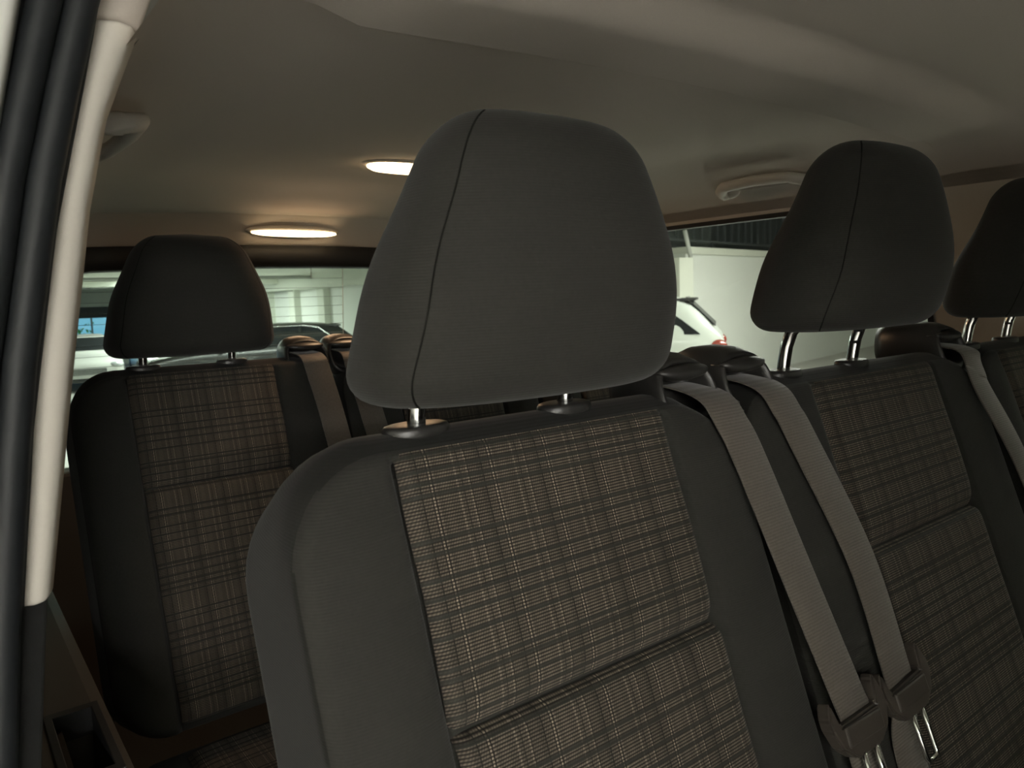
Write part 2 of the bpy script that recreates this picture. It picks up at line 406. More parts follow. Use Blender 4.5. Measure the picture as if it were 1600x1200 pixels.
HR = [0.1925, [.272, .2586, .239, .1971, .1575], [-.0996, -.1193, -.1147, -.102], [.0423, .033, .0022, -.0163], .0317, .0252, 2.5175]
def catmull(h, v):
    v = np.array(v); x = h * (len(v) - 1); i = np.clip(x.astype(int), 0, len(v) - 2); t = x - i
    p0 = v[np.maximum(i - 1, 0)]; p1 = v[i]; p2 = v[i + 1]; p3 = v[np.minimum(i + 2, len(v) - 1)]
    return .5 * ((2 * p1) + (-p0 + p2) * t + (2 * p0 - 5 * p1 + 4 * p2 - p3) * t * t + (-p0 + 3 * p1 - 3 * p2 + p3) * t ** 3)
def hr_pts(angs, extra=0, N=34):
    H, wv, yf, yb, rt, rb, ex = HR
    z = np.concatenate([rb * (1 - np.cos(np.linspace(0, np.pi / 2, 9)))[:-1], np.linspace(rb, H - rt, N - 18), (H - rt) + rt * np.sin(np.linspace(0, np.pi / 2, 11))[1:]])
    h = z / H
    ins = np.where(z < rb, rb - np.sqrt(np.maximum(rb ** 2 - (rb - z) ** 2, 0)), np.where(z > H - rt, rt - np.sqrt(np.maximum(rt ** 2 - (z - H + rt) ** 2, 0)), 0))
    W = catmull(h, wv) / 2 - ins + extra; Fy = catmull(h, yf); B = catmull(h, yb); cy = (Fy + B) / 2; D = (B - Fy) / 2 - ins + extra
    a = np.array(angs)
    cx = np.sign(np.cos(a)) * abs(np.cos(a)) ** (2 / ex); cyy = np.sign(np.sin(a)) * abs(np.sin(a)) ** (2 / ex)
    P = np.zeros((len(z), len(a), 3)); P[:, :, 0] = W[:, None] * cx; P[:, :, 1] = cy[:, None] + D[:, None] * cyy; P[:, :, 2] = z[:, None]
    return P
def headrest_mesh():
    a = np.linspace(0, 2 * np.pi, 64, endpoint=False); P = hr_pts(a)
    rings = [list(r) for r in P]
    def capring(r, zoff, k):
        c = np.mean(r, axis=0); return [c + (np.array(p) - c) * k + np.array((0, 0, zoff * (1 - k))) for p in r]
    top = rings[-1]; bot = rings[0]
    rings = [capring(bot, -.004, k) for k in (.15, .5, .8)] + rings + [capring(top, .003, k) for k in (.8, .5, .15)]
    return loftV(rings)
HV, HF = headrest_mesh()

def densify(a, b, r, step, extra=()):
    e = [0, .15, .3, .5, .75, 1.0, 1.4]
    v = [a + r * x for x in e] + [b - r * x for x in e] + list(np.arange(a + 1.6 * r, b - 1.5 * r, step)) + [x for x in extra if a < x < b]
    v = sorted(set(round(float(x), 5) for x in v)); out = [v[0]]
    for x in v[1:]:
        if x - out[-1] > .0004: out.append(x)
    out[-1] = b
    return out
def rbox(s0, s1, t0, t1, n0, n1, R, r, sl, tl, nl, front=None):
    """box rounded by R in the s-t outline and by r along its edges"""
    idx = {}; V = []; F = []
    def put(s, t, n):
        k = (round(s, 5), round(t, 5), round(n, 5))
        if k in idx: return idx[k]
        cx = min(max(s, s0 + R), s1 - R); cy = min(max(t, t0 + R), t1 - R); vx, vy = s - cx, t - cy
        ln = math.hypot(vx, vy); mx = max(abs(vx), abs(vy))
        if ln > 1e-9:
            ox, oy = vx / ln, vy / ln; d = R - mx
            nd = min(n - n0, n1 - n); sg = 1 if n > (n0 + n1) / 2 else -1
            a = max(0, r - d); b = max(0, r - nd)
            if a > 0 and b > 0:
                q = max(a, b) / math.hypot(a, b); a2, b2 = a * q, b * q
                d2 = r - a2; nn = (n1 - (r - b2)) if sg > 0 else (n0 + (r - b2))
            else: d2, nn = d, n
            s2, t2 = cx + ox * (R - d2), cy + oy * (R - d2)
        else: s2, t2, nn = s, t, n
        if front: nn += front(s2, t2, nn)
        idx[k] = len(V); V.append((s2, t2, nn)); return idx[k]
    def grid(A, B, fn, flip):
        for i in range(len(A) - 1):
            for j in range(len(B) - 1):
                q = [put(*fn(A[i], B[j])), put(*fn(A[i + 1], B[j])), put(*fn(A[i + 1], B[j + 1])), put(*fn(A[i], B[j + 1]))]
                F.append(q[::-1] if flip else q)
    grid(sl, tl, lambda a, b: (a, b, n1), False); grid(sl, tl, lambda a, b: (a, b, n0), True)
    grid(sl, nl, lambda a, b: (a, t1, b), True); grid(sl, nl, lambda a, b: (a, t0, b), False)
    grid(tl, nl, lambda a, b: (s1, a, b), False); grid(tl, nl, lambda a, b: (s0, a, b), True)
    return V, F

T1, T0, N0, N1 = .0075, -.55, -.110, .003
CREASE = -.181
def make_seat(label, loc, s0, s1, iL, iR, lift, group):
    root = thing('passenger_seat', label, 'seat', loc, 0, group)
    R, r = .075, .011
    def front(s, t, n):
        if n < -.03: return 0
        k = sm((n + .03) / .03)
        g = -.004 * (math.exp(-((s - iL + .001) / .004) ** 2) + math.exp(-((s - iR - .001) / .004) ** 2)) * sm((.012 - t) / .02)
        inside = sm((s - iL + .004) / .006) * sm((iR + .004 - s) / .006)
        bol = .007 * max(0, math.sin(math.pi * min(1, max(0, (s - s0) / (iL - s0))))) if s < iL else (.007 * max(0, math.sin(math.pi * min(1, (s1 - s) / (s1 - iR)))) if s > iR else 0)
        return k * (g - .009 * inside * sm((.003 - t) / .008) + bol * sm(-t / .05))
    ex = [iL - .012, iL - .008, iL - .005, iL - .002, iL + .001, iL + .005, iL + .01, iR - .01, iR - .005, iR - .001, iR + .002, iR + .005, iR + .008, iR + .012]
    V, F = rbox(s0, s1, T0, T1, N0, N1, R, r, densify(s0, s1, r, .014, ex), densify(T0, T1, r, .014, [.002, -.004, -.01]), densify(N0, N1, r, .012), front)
    def topslope(s, t, n):
        k = sm((t - (T1 - .10)) / .10)
        up = .017 * sm((-n - .000) / .030) - .012 * sm((-n - .055) / .055)
        return (s, t + k * up, n)
    V = [topslope(*v) for v in V]
    o = mesh('backrest', [L(*v) for v in V], F, MF, root)
    o.data.materials.append(MSIDE)      # plain knit on the top, sides and back
    for p in o.data.polygons:
        q = [V[i] for i in p.vertices]
        if sum(v[2] for v in q) / len(q) < -.0035 and not (iL - .002 < sum(v[0] for v in q) / len(q) < iR + .002 and sum(v[1] for v in q) / len(q) < -.01 and q[0][2] > -.03): p.material_index = 1
    # seam around the front edge
    d = .0045; pts = []
    for a, b in ((s0 + d, T0 + .1),): pts.append((a, b))
    rr = R - d
    for t in np.linspace(T0 + .1, T1 - R, 12): pts.append((s0 + d, t))
    for k in range(1, 10): q = math.pi / 2 * k / 9; pts.append((s0 + R - rr * math.cos(q), T1 - R + rr * math.sin(q)))
    for s in np.linspace(s0 + R, s1 - R, 10)[1:]: pts.append((s, T1 - d))
    for k in range(1, 10): q = math.pi / 2 * k / 9; pts.append((s1 - R + rr * math.sin(q), T1 - R + rr * math.cos(q)))
    for t in np.linspace(T1 - R, T0 + .1, 12)[1:]: pts.append((s1 - d, t))
    tube('piping_seam', [L(a, b, N1 + .0018 + .0012 * sm((-b - .03) / .05)) for a, b in pts], .0016, MPIPING, o, 8)
    # plaid centre panels, the crease between them
    def panel(name, ta, tb):
        ns = 56; nt = max(20, int((tb - ta) / .004)); sl = [iL + (iR - iL) * k / ns for k in range(ns + 1)]; tl = [ta + (tb - ta) * k / nt for k in range(nt + 1)]
        V = []; uv = []
        for t in tl:
            for s in sl:
                ds = min(s - iL, iR - s); dt = min((tb - t) * 1.0, (t - ta) * 1.0)
                h = -.005 + .0085 * (1 - math.exp(-ds / .004))
                if tb > -.01 and (tb - t) < (t - ta): h -= .003 * math.exp(-dt / .004)
                elif tb > -.01: h -= .013 * math.exp(-dt / .010)
                else: h -= .013 * math.exp(-dt / .004)
                w = .002 * math.sin(t * 60 + 1.0) * math.exp(-ds / .02)
                V.append(L(s + w * .3, t, N1 + h)); uv.append((s - iL, .004 - t))
        F = []; n = ns + 1
        for i in range(nt):
            for j in range(ns): F.append((i * n + j, i * n + j + 1, (i + 1) * n + j + 1, (i + 1) * n + j))
        return mesh(name, V, F, MP, o, uv=uv)
    panel('upper_centre_panel', CREASE, .0035); panel('lower_centre_panel', -.54, CREASE)
    # head restraint on two posts
    hb = lift
    h = mesh('headrest', [Vector((.0725 + v[0], v[1], hb + v[2])) for v in HV], HF, MF, root)
    for sg in (1, -1):
        a = math.radians(211) if sg < 0 else math.radians(329)
        P = hr_pts([a], -.00078)[:, 0]
        tube('headrest_seam', [(.0725 + p[0], p[1], hb + p[2]) for p in P[2:-3]], .0010, MSEAM, h, 6)
    for x in (0, .145):
        pts = [(x, .008, -.03), (x, .0015, 0), (x, -.0005, .014), (x, -.003, .028), (x, -.009, .044), (x, -.014 - .2 * hb, hb + .012), (x, -.03, hb + .03)]
        P = tube('post', pts, .0068, MCHR, h, 16)
        if x > 0:
            bm = bmesh.new()
            for zz in (.022, .036):
                bbox_bm(bm, x - .0072, x - .0040, -.0085 - (zz - .02) * .35, .0015 - (zz - .02) * .35, zz, zz + .003)
            bmobj('height_notch', bm, MBLKM, P)
        b = lathe('post_guide', [(.004, .0022), (.012, .0024), (.0225, .0020), (.0255, .0012), (.0270, -.0010), (.0272, -.0045), (.0262, -.010), (.001, -.011)][::-1], MBLK, root, 32, 1.0, .62, (x, 0.002, 0))
        b['label'] = 'black oval post guide'
    # cushion and base below
    sl = densify(s0, s1, .03, .03); V, F = rbox(s0, s1, -.50, .02, 0, .12, .06, .03, sl, densify(-.50, .02, .03, .04), densify(0, .12, .03, .02))
    base = L(0, T0 + .06, 0); zc = -.95 + .245
    c = mesh('cushion', [Vector((v[0], base.y + v[1] + .02, zc + v[2])) for v in V], F, MF, root)
    V = []; uv = []; F = []; ns, nt = 16, 24
    for i in range(nt + 1):
        for j in range(ns + 1):
            s = iL + (iR - iL) * j / ns; y = -.50 + .48 * i / nt; ds = min(s - iL, iR - s)
            dz = -.03 * max(0, (.06 - (y + .50)) / .06) ** 2
            V.append((s, base.y + y + .02, zc + .117 + .010 * (1 - math.exp(-ds / .01)) + dz)); uv.append((s - iL, y))
    for i in range(nt):
        for j in range(ns): q = i * (ns + 1) + j; F.append((q, q + 1, q + ns + 2, q + ns + 1))
    mesh('cushion_centre_panel', V, F, MP, c, uv=uv)
    box('seat_base', s0 + .04, s1 - .04, base.y - .40, base.y + .0, -.95, zc + .02, MBLKM, root, .01)
    return root

G2 = 'seats in the second row'; G3 = 'seats in the third row'
ZB = .95; PT = .466; ROW = .889
seat_a = make_seat('charcoal seat nearest the camera, plaid centre brightly lit', (0, 0, ZB), -.1185, .318, -.037, .230, .0217, G2)
seat_b = make_seat('middle charcoal seat of the second row, headrest on tall exposed posts', (PT, 0, ZB), -.136, .397, .006, .279, .0454, G2)
seat_c = make_seat('charcoal seat at the right edge, farthest in the second row', (2 * PT, 0, ZB), -.060, .375, .030, .262, .040, G2)
seat_d = make_seat('dark seat in the third row at left, in front of the rear window', (0, ROW, ZB), -.1185, .318, -.033, .208, .0177, G3)
seat_e = make_seat('third row seat behind the nearest headrest, right of the dark left seat', (PT, ROW, ZB), -.136, .318, -.02, .22, .0177, G3)
seat_f = make_seat('third row seat by the far side window, behind the nearest headrest', (2 * PT, ROW, ZB), -.136, .290, -.02, .22, .0177, G3)

# ------------------------------------------------------------------ belts and their guides
def make_guide(parent, x, mirror=1, yoff=0.0, zoff=0.0, length=.13):
    """hooded belt outlet on the shoulder of a seat; mouth looks forward"""
    M = MBLK; W = .040
    def ring(y, a, zt, zb, tilt=0, n=30, ex=2.6):
        out = []
        for k in range(n):
            t = 2 * math.pi * k / n; c, s_ = math.cos(t), math.sin(t)
            px = a * math.copysign(abs(c) ** (2 / ex), c); q = math.copysign(abs(s_) ** (2 / ex), s_)
            zc, hz = (zt + zb) / 2, (zt - zb) / 2; z = zc + hz * q
            out.append((x + px, yoff + y + tilt * (z - zc), zoff + z))
        return out
    rings = [ring(length, .012, .016, -.01), ring(length - .004, .024, .022, -.03), ring(length - .02, .034, .028, -.045), ring(length * .55, .038, .030, -.05), ring(.024, .0395, .029, -.05), ring(.008, .0405, .0265, -.048, .25), ring(-.001, .0405, .0245, -.046, .36),
             ring(-.0055, .0388, .0225, -.042, .40), ring(-.0050, .0360, .020, -.037, .40), ring(.004, .0335, .0175, -.033, .36), ring(.020, .032, .0155, -.030, .3), ring(.030, .028, .013, -.025, .2)]
    V, F = loftV(rings); g = mesh('belt_guide', V, F, M, parent)
    # visor lid filling the upper half of the mouth
    V = []; F = []; nu, nv = 22, 8
    for i in range(nv + 1):
        for j in range(nu + 1):
            u = -1 + 2 * j / nu; v = i / nv
            top = .0178 * math.sqrt(max(0, 1 - .45 * u * u)) ; drop = .0145 * (1 - u * u) ** .8
            z = top - v * drop
            y = -.002 + .40 * (z + .010) - .012 * math.sin(math.pi * (.15 + .75 * v)) * (1 - u * u) ** .6 + (.010 * max(0, v - .8) / .2)
            V.append((x + .0355 * u, yoff + y, zoff + z))
    for i in range(nv):
        for j in range(nu): q = i * (nu + 1) + j; F.append((q, q + 1, q + nu + 2, q + nu + 1))
    vis = mesh('visor_lid', V, F, M, g); vis.modifiers.new('s', 'SOLIDIFY').thickness = .0015
    # rounded lower lip
    tube('lower_lip', [(x + d, yoff + .004 - .006 * (1 - (d / .034) ** 2), zoff - .034 + .008 * (d / .034) ** 2) for d in np.linspace(-.034, .034, 9)], .008, M, g, 12)
    return g
def make_belt(label, seat_loc, path, tongue=None, group='black seat belts', width=.047):
    """path: (s, t, n) centre line in the seat frame"""
    root = thing('seat_belt', label, 'seat belt', seat_loc, 0, group)
    P = [np.array(p, float) for p in path]; Q = []
    for i in range(len(P) - 1):
        p0 = P[max(i - 1, 0)]; p1 = P[i]; p2 = P[i + 1]; p3 = P[min(i + 2, len(P) - 1)]
        for k in range(8):
            t = k / 8; Q.append(.5 * ((2 * p1) + (-p0 + p2) * t + (2 * p0 - 5 * p1 + 4 * p2 - p3) * t * t + (-p0 + 3 * p1 - 3 * p2 + p3) * t ** 3))
    Q.append(P[-1]); rings = []
    for i, q in enumerate(Q):
        d = Q[min(i + 1, len(Q) - 1)] - Q[max(i - 1, 0)]; dv = L(*d) - L(0, 0, 0); dv.normalize()
        side = Vector((1, 0, 0)); side = (side - dv * side.dot(dv)).normalized(); nr = side.cross(dv).normalized()
        c = L(*q); hw, th = width / 2, .0007
        rings.append([c + side * hw * a + nr * th * b for a, b in ((-1, -1), (-.97, -1.4), (0, -1.2), (.97, -1.4), (1, -1), (1, 1), (.97, 1.4), (0, 1.2), (-.97, 1.4), (-1, 1))])
    V, F = loftV(rings); wb = mesh('webbing', V, F, MBELT, root)
    if tongue:
        (s, t, n), ang = tongue
        T = bpy.data.objects.new('tongue', None)
        ca, sa = math.cos(ang), math.sin(ang)
        def X(a, b, c): return L(s + a * ca - b * sa, t + a * sa + b * ca, n + c)
        # outline of the plastic body: broad yoke with two ears reaching up beside the belt
        out = [(-.047, .008), (-.0425, .022), (-.0395, .018), (-.033, -.001), (.026, .002), (.0285, .021), (.032, .027), (.042, .008), (.043, -.004), (.036, -.020), (.020, -.031), (-.022, -.031), (-.038, -.019), (-.046, -.002)]
        bm = bmesh.new()
        f = bm.faces.new([bm.verts.new((a, b, -.006)) for a, b in out])
        e = bmesh.ops.extrude_face_region(bm, geom=[f]); vs = [v for v in e['geom'] if isinstance(v, bmesh.types.BMVert)]
        for v in vs: v.co.z += .014
        bmesh.ops.bevel(bm, geom=list(bm.edges), offset=.0022, segments=2, affect='EDGES')
        for v in bm.verts: v.co = X(*v.co)
        body = bmobj('tongue_yoke', bm, MTONG, root, smooth=False); body['label'] = 'brown-black plastic tongue yoke'
        bm = bmesh.new(); bbox_bm(bm, -.031, .027, -.020, -.002, .004, .0098, .002)
        for v in bm.verts: v.co = X(*v.co)
        bmobj('cover_bar', bm, MTONG, body)
        lo = tube('latch_loop', [X(-.0085, -.028, .004), X(-.0085, -.050, .005), X(-.0085, -.070, .005), X(-.0060, -.074, .005), X(.0085, -.074, .005), X(.0110, -.070, .005), X(.0110, -.050, .005), X(.0110, -.028, .004)], .0027, MCHR, body, 8)
        lo['label'] = 'chrome latch loop'
    return root

def guide_for(seat, s, **k): return make_guide(seat, s, **k)
GY, GZo = -.014, .0045
guide_for(seat_a, .286, yoff=GY, zoff=GZo, length=.085)
guide_for(seat_b, -.087, yoff=GY, zoff=GZo, length=.085)
guide_for(seat_b, .380, yoff=GY, zoff=GZo + .002, length=.10)
guide_for(seat_d, .278, yoff=GY, zoff=GZo, length=.085)
guide_for(seat_e, -.105, yoff=GY, zoff=GZo, length=.085)
GB = 'charcoal seat belts hanging from shoulder guides'
make_belt('grey seat belt over the right shoulder of the nearest seat', (0, 0, ZB), [(.303, .030, -.036), (.304, .016, -.010), (.3055, .001, .0055), (.307, -.020, .0115), (.313, -.055, .015), (.329, -.17, .018), (.346, -.281, .020), (.350, -.305, .020), (.352, -.35, .016), (.36, -.50, .02)], ((.3475, -.2985, .020), math.radians(-2)), GB)
make_belt('grey seat belt over the left shoulder of the middle seat', (PT, 0, ZB), [(-.073, .030, -.036), (-.072, .016, -.010), (-.071, .001, .0055), (-.069, -.020, .0115), (-.0635, -.050, .015), (-.032, -.178, .018), (-.034, -.290, .020), (-.034, -.315, .020), (-.045, -.36, .014), (-.05, -.50, .02)], ((-.031, -.2975, .020), math.radians(2)), GB)
make_belt('grey seat belt at the right edge beside the farthest seat', (2 * PT, 0, ZB), [(-0.086, .034, -.036), (-0.084, .020, -.006), (-.092, .006, .0115), (-.096, -.015, .0145), (-.100, -.045, .017), (-.070, -.145, .020), (-.05, -.30, .018), (-.045, -.50, .018)], None, GB)
make_belt('dark seat belt in the third row beside the left seat', (0, ROW, ZB), [(0.278, .034, -.036), (0.280, .020, -.006), (.281, .004, .0115), (.284, -.02, .0125), (.292, -.10, .014), (.30, -.25, .016), (.31, -.5, .02)], None, GB)
make_belt('dark seat belt in the third row partly behind the nearest headrest', (PT, ROW, ZB), [(-0.105, .034, -.036), (-0.103, .020, -.006), (-.105, .004, .0115), (-.104, -.02, .0125), (-.096, -.10, .014), (-.085, -.25, .016), (-.08, -.5, .02)], None, GB)

# ------------------------------------------------------------------ dome lamps, grab handles
def dome_lamp(label, x, y, rx, sx, sy, power):
    z = None
    root = thing('dome_lamp', label, 'lamp', (x, y, ceil_z(x, y) if y < 1.4 else 1.240), 0, 'dome lamps on the headliner')
    def plate(a, b, z0, z1, n=40, ex=2.3, taper=.9):
        def ring(k, z):
            out = []
            for i in range(n):
                t = 2 * math.pi * i / n; c, s_ = math.cos(t), math.sin(t)
                px, py = a * k * math.copysign(abs(c) ** (2 / ex), c), b * k * math.copysign(abs(s_) ** (2 / ex), s_)
                out.append(Vector((px, py * math.cos(rx) - z * math.sin(rx), py * math.sin(rx) + z * math.cos(rx))))
            return out
        return loftV([ring(1, z0), ring(1, (z0 + z1) / 2), ring(taper, z1)])
    V, F = plate(sx + .012, sy + .010, .004, -.005); mesh('lamp_housing', V, F, MBEIGE, root)
    V, F = plate(sx, sy, -.004, -.014, taper=.88); ln = mesh('lamp_lens', V, F, MLAMP, root); ln['label'] = 'glowing warm lens'
    l = bpy.data.lights.new('lamp_glow', 'AREA'); l.shape = 'RECTANGLE'; l.size = sx * 2; l.size_y = sy * 2; l.energy = power; l.color = (1, .60, .33)
    o = bpy.data.objects.new('lamp_glow', l); link(o, root); o.location = (0, .017 * math.sin(rx), -.017 * math.cos(rx)); o.rotation_euler = (rx, 0, 0)
    return root
dome_lamp('glowing dome lamp on the headliner left of the nearest headrest', XC, .925, 0, .086, .040, 1.5)
dome_lamp('slim glowing lamp on the rear header above the rear window', .530, 1.522, math.radians(-48), .118, .0075, .5)

def grab_handle(label, side, y0, y1):
    xh = .612 if side > 0 else .640; zc = 1.268 if side > 0 else 1.256
    root = thing('grab_handle', label, 'grab handle', (XC + side * xh, (y0 + y1) / 2, zc), 0, 'grab handles on the cant rails')
    hl = (y1 - y0) / 2
    # frame local: y along the van, a = direction away from the rail surface, b = up along the rail
    nrm = Vector((-side * .62, 0, -.78)); upv = Vector((-side * .78, 0, .62))
    def Pt(y, a, b): return Vector((0, y, 0)) + nrm * a + upv * b
    pts = [(-hl + .012, -.004, -.022), (-hl + .003, .010, -.014), (-hl + .006, .019, .002), (-hl + .03, .025, .022), (0, .027, .029), (hl - .03, .025, .022), (hl - .006, .019, .002), (hl - .003, .010, -.014), (hl - .012, -.004, -.022)]
    Q = []
    for i in range(len(pts) - 1):
        for k in range(4):
            t = k / 4; Q.append([pts[i][c] * (1 - t) + pts[i + 1][c] * t for c in range(3)])
    Q.append(pts[-1])
    rings = []
    for i, q in enumerate(Q):
        d = (Pt(*Q[min(i + 1, len(Q) - 1)]) - Pt(*Q[max(i - 1, 0)])).normalized()
        e1 = (upv - d * upv.dot(d)).normalized(); e2 = d.cross(e1)
        rings.append([Pt(*q) + e1 * .0125 * math.cos(t) + e2 * .0095 * math.sin(t) for t in [2 * math.pi * k / 14 for k in range(14)]])
    V, F = loftV(rings); mesh('grip', V, F, MBEIGE, root)
    for sg in (-1, 1):
        bm = bmesh.new(); bmesh.ops.create_uvsphere(bm, u_segments=16, v_segments=10, radius=1)
        for v in bm.verts: v.co = Pt(sg * (hl - .012) + v.co.x * .022, -.002 + v.co.z * .014, -.020 + v.co.y * .014)
        bmobj('handle_mount', bm, MBEIGE, root, True)
    rings = [[Pt(y * k, dpt, -.006 + b * k) for y, b in [(hl * .72 * math.copysign(abs(math.cos(t)) ** .5, math.cos(t)), .012 * math.copysign(abs(math.sin(t)) ** .7, math.sin(t))) for t in [2 * math.pi * i / 24 for i in range(24)]]] for k, dpt in ((1.0, -.006), (1.0, .003), (.9, .004), (.82, -.003), (.6, -.005))]
    V, F = loftV(rings); mesh('recess_plate', V, F, MHEAD, root)
    return root
grab_handle('grey grab handle above the far side window', 1, .385, .600)
grab_handle('grey grab handle half hidden behind the beige door pillar', -1, .43, .66)

# ------------------------------------------------------------------ garage
MWALL = noisy('white_garage_paint', (.76, .78, .74), (.80, .82, .78), 1.5, .8)
MGREY = noisy('grey_garage_paint', (.34, .34, .32), (.40, .40, .38), 1.5, .8)
MCEIL = noisy('pale_garage_ceiling', (.70, .72, .64), (.76, .78, .70), 1.0, .9)
MFLOOR = noisy('grey_garage_floor', (.46, .45, .43), (.54, .53, .50), .8, .6, .001)
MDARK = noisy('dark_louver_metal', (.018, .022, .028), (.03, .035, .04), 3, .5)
MSLAT = mat('grey_louver_slat', (.060, .068, .075), .5); MPIPE = mat('grey_pipe', (.42, .43, .40), .45)
MCOL = noisy('cream_column_paint', (.66, .68, .60), (.72, .74, .66), 2, .8)
def S_(o, lab): return setp(o, lab, kind='structure')
S_(box('floor_outer', -9, 20, -8, 14, GZ - .1, GZ, MFLOOR), 'grey garage floor outside the van').name = 'floor'
GR = -1.05
S_(mesh('floor', [(-9, 14, GZ), (20, 14, GZ), (20, 21, GR), (-9, 21, GR), (-9, 36, GR), (20, 36, GR)], [(0, 1, 2, 3), (3, 2, 5, 4)], MFLOOR, smooth=False), 'garage floor ramping down behind the van')
S_(box('ceiling', -9, 7.5, -8, 36, HALL, HALL + .2, MCEIL), 'pale garage ceiling')
S_(box('ceiling', 7.5, 20, 10.2, 36, HALL, HALL + .2, MCEIL), 'pale garage ceiling beyond the louvers')
S_(box('ceiling', 7.3, 20, -8, 10.4, HALL + 1.4, HALL + 1.6, MCEIL), 'higher garage ceiling on the far side')
S_(box('trim_23', 7.3, 7.5, -8, 10.4, HALL + .2, HALL + 1.4, MCEIL), 'step between the low and high garage ceilings')
S_(box('trim_24', 7.5, 20, 10.2, 10.4, HALL, HALL + 1.4, MCEIL), 'step behind the louvers')
S_(box('wall_front', 7.3, 20, -8.2, -8, HALL, HALL + 1.4, MWALL), 'upper garage wall ahead of the van')
S_(box('wall_left', -9.2, -9, -8, 36, GR, HALL, MGREY), 'grey garage wall on the near side')
S_(box('wall_front', -9, 20, -8.2, -8, GZ, HALL, MWALL), 'white garage wall ahead of the van')
def oblique_wall():
    a = Vector((9.62, 7.735, 0)); d = Vector((.981, .194, 0)).normalized(); nn = Vector((-d.y, d.x, 0))
    def quad(bm, u0, u1, n0, n1, z0, z1):
        bm2 = bmesh.new(); bbox_bm(bm2, u0, u1, n0, n1, z0, z1)
        for v in bm2.verts: v.co = a + d * v.co.x + nn * v.co.y + Vector((0, 0, v.co.z))
        me = bpy.data.meshes.new('t'); bm2.to_mesh(me); bm2.free(); bm.from_mesh(me); bpy.data.meshes.remove(me)
    bm = bmesh.new(); quad(bm, 0, 11, 0, .25, GZ, 1.66)
    wl = S_(bmobj('wall_right', bm, MWALL), 'white garage wall seen through the far side window')
    bm = bmesh.new(); quad(bm, 0, 11, -.06, .3, 1.66, 1.77); led = bmobj('wall_ledge', bm, MCOL, wl)
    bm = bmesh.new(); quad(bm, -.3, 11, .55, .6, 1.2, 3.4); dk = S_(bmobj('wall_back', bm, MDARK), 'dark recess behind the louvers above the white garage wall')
    bm = bmesh.new(); quad(bm, 0, 11, .30, .34, 1.90, 1.94); bmobj('louver_rail', bm, MSLAT, dk)
    bm = bmesh.new(); quad(bm, 1.55, 1.59, .30, .34, 1.77, 1.90); bmobj('louver_foot', bm, MSLAT, dk)
    for k in range(22):
        bm = bmesh.new(); quad(bm, .22 + k * .30, .235 + k * .30, .42, .46, 1.94, 2.8); bmobj('louver_slat', bm, MSLAT, dk)
    p = a + d * (-.06) - nn * .12
    tube('pipe', [(p.x, p.y, GZ), (p.x, p.y, 1.5), (p.x - .02, p.y - .02, 1.62), (p.x - .25, p.y - .1, 2.0)], .035, MPIPE, wl, 10)
    q = p - d * .22
    bm = bmesh.new(); bbox_bm(bm, q.x - .22, q.x + .12, q.y - .1, q.y + .1, .55, 1.58, .01); bmobj('meter_box', bm, MCOL, wl)
    S_(box('wall_right', 9.0, 9.2, 7.9, 36, GR, HALL, MWALL), 'white garage side wall behind the oblique wall')
oblique_wall()
S_(box('wall_right', 19.8, 20, -8, 10, GZ, HALL + 1.4, MWALL), 'white garage wall at the far right end')
# back wall with a bright opening at the left
YB = 34.0
S_(box('wall_back', 5.75, 9.2, YB, YB + .25, GR, HALL, MWALL), 'white back wall of the garage seen through the rear window')
S_(box('wall_back', -9, 5.75, YB, YB + .25, .86, HALL, MDARK), 'dark lintel above the bright garage opening')
S_(box('wall_back', -9, -3, YB, YB + .25, GR, .86, MWALL), 'white back wall left of the bright opening')
for y in (20.2, 22.4, 24.6, 29.0):
    S_(box('trim_20', 8.8, 9.0, y, y + .45, GR, HALL - .42, MCOL), 'cream column on the garage side wall')
S_(box('trim_21', 8.55, 9.0, 12, YB, HALL - .44, HALL, MCOL), 'cream beam along the top of the garage side wall')
S_(box('trim_21', -9, 8.55, YB - .5, YB, 1.30, HALL, MCOL), 'cream beam above the dark lintel')
for y, z in ((15.0, .10), (23.0, .22)):
    S_(box('trim_22', -9, 9, y, y + .4, HALL - z, HALL, MCEIL), 'pale ceiling beam of the garage')
for y in (20.0, 27.0):
    t = thing('ceiling_pipe', 'grey pipe under the garage ceiling behind the rear window' if y < 24 else 'second grey pipe farther back under the garage ceiling', 'pipe', (0, y, HALL - .12))
    tube('pipe_run', [(-8.9, 0, 0), (8.9, .4, 0)], .04, MPIPE, t, 10)
    for k in range(5):
        bm = bmesh.new(); bbox_bm(bm, -2 + k * 2 - .03, -2 + k * 2 + .03, .1, .3, -.06, .12); bmobj('pipe_clamp', bm, MPIPE, t)
t = thing('ceiling_light', 'wide lamp on the garage ceiling far behind the rear window', 'lamp', (5.6, 23.0, HALL))
box('lamp_housing', -1.55, 1.55, -1.55, 1.55, -.05, 0, MCOL, t, .01)
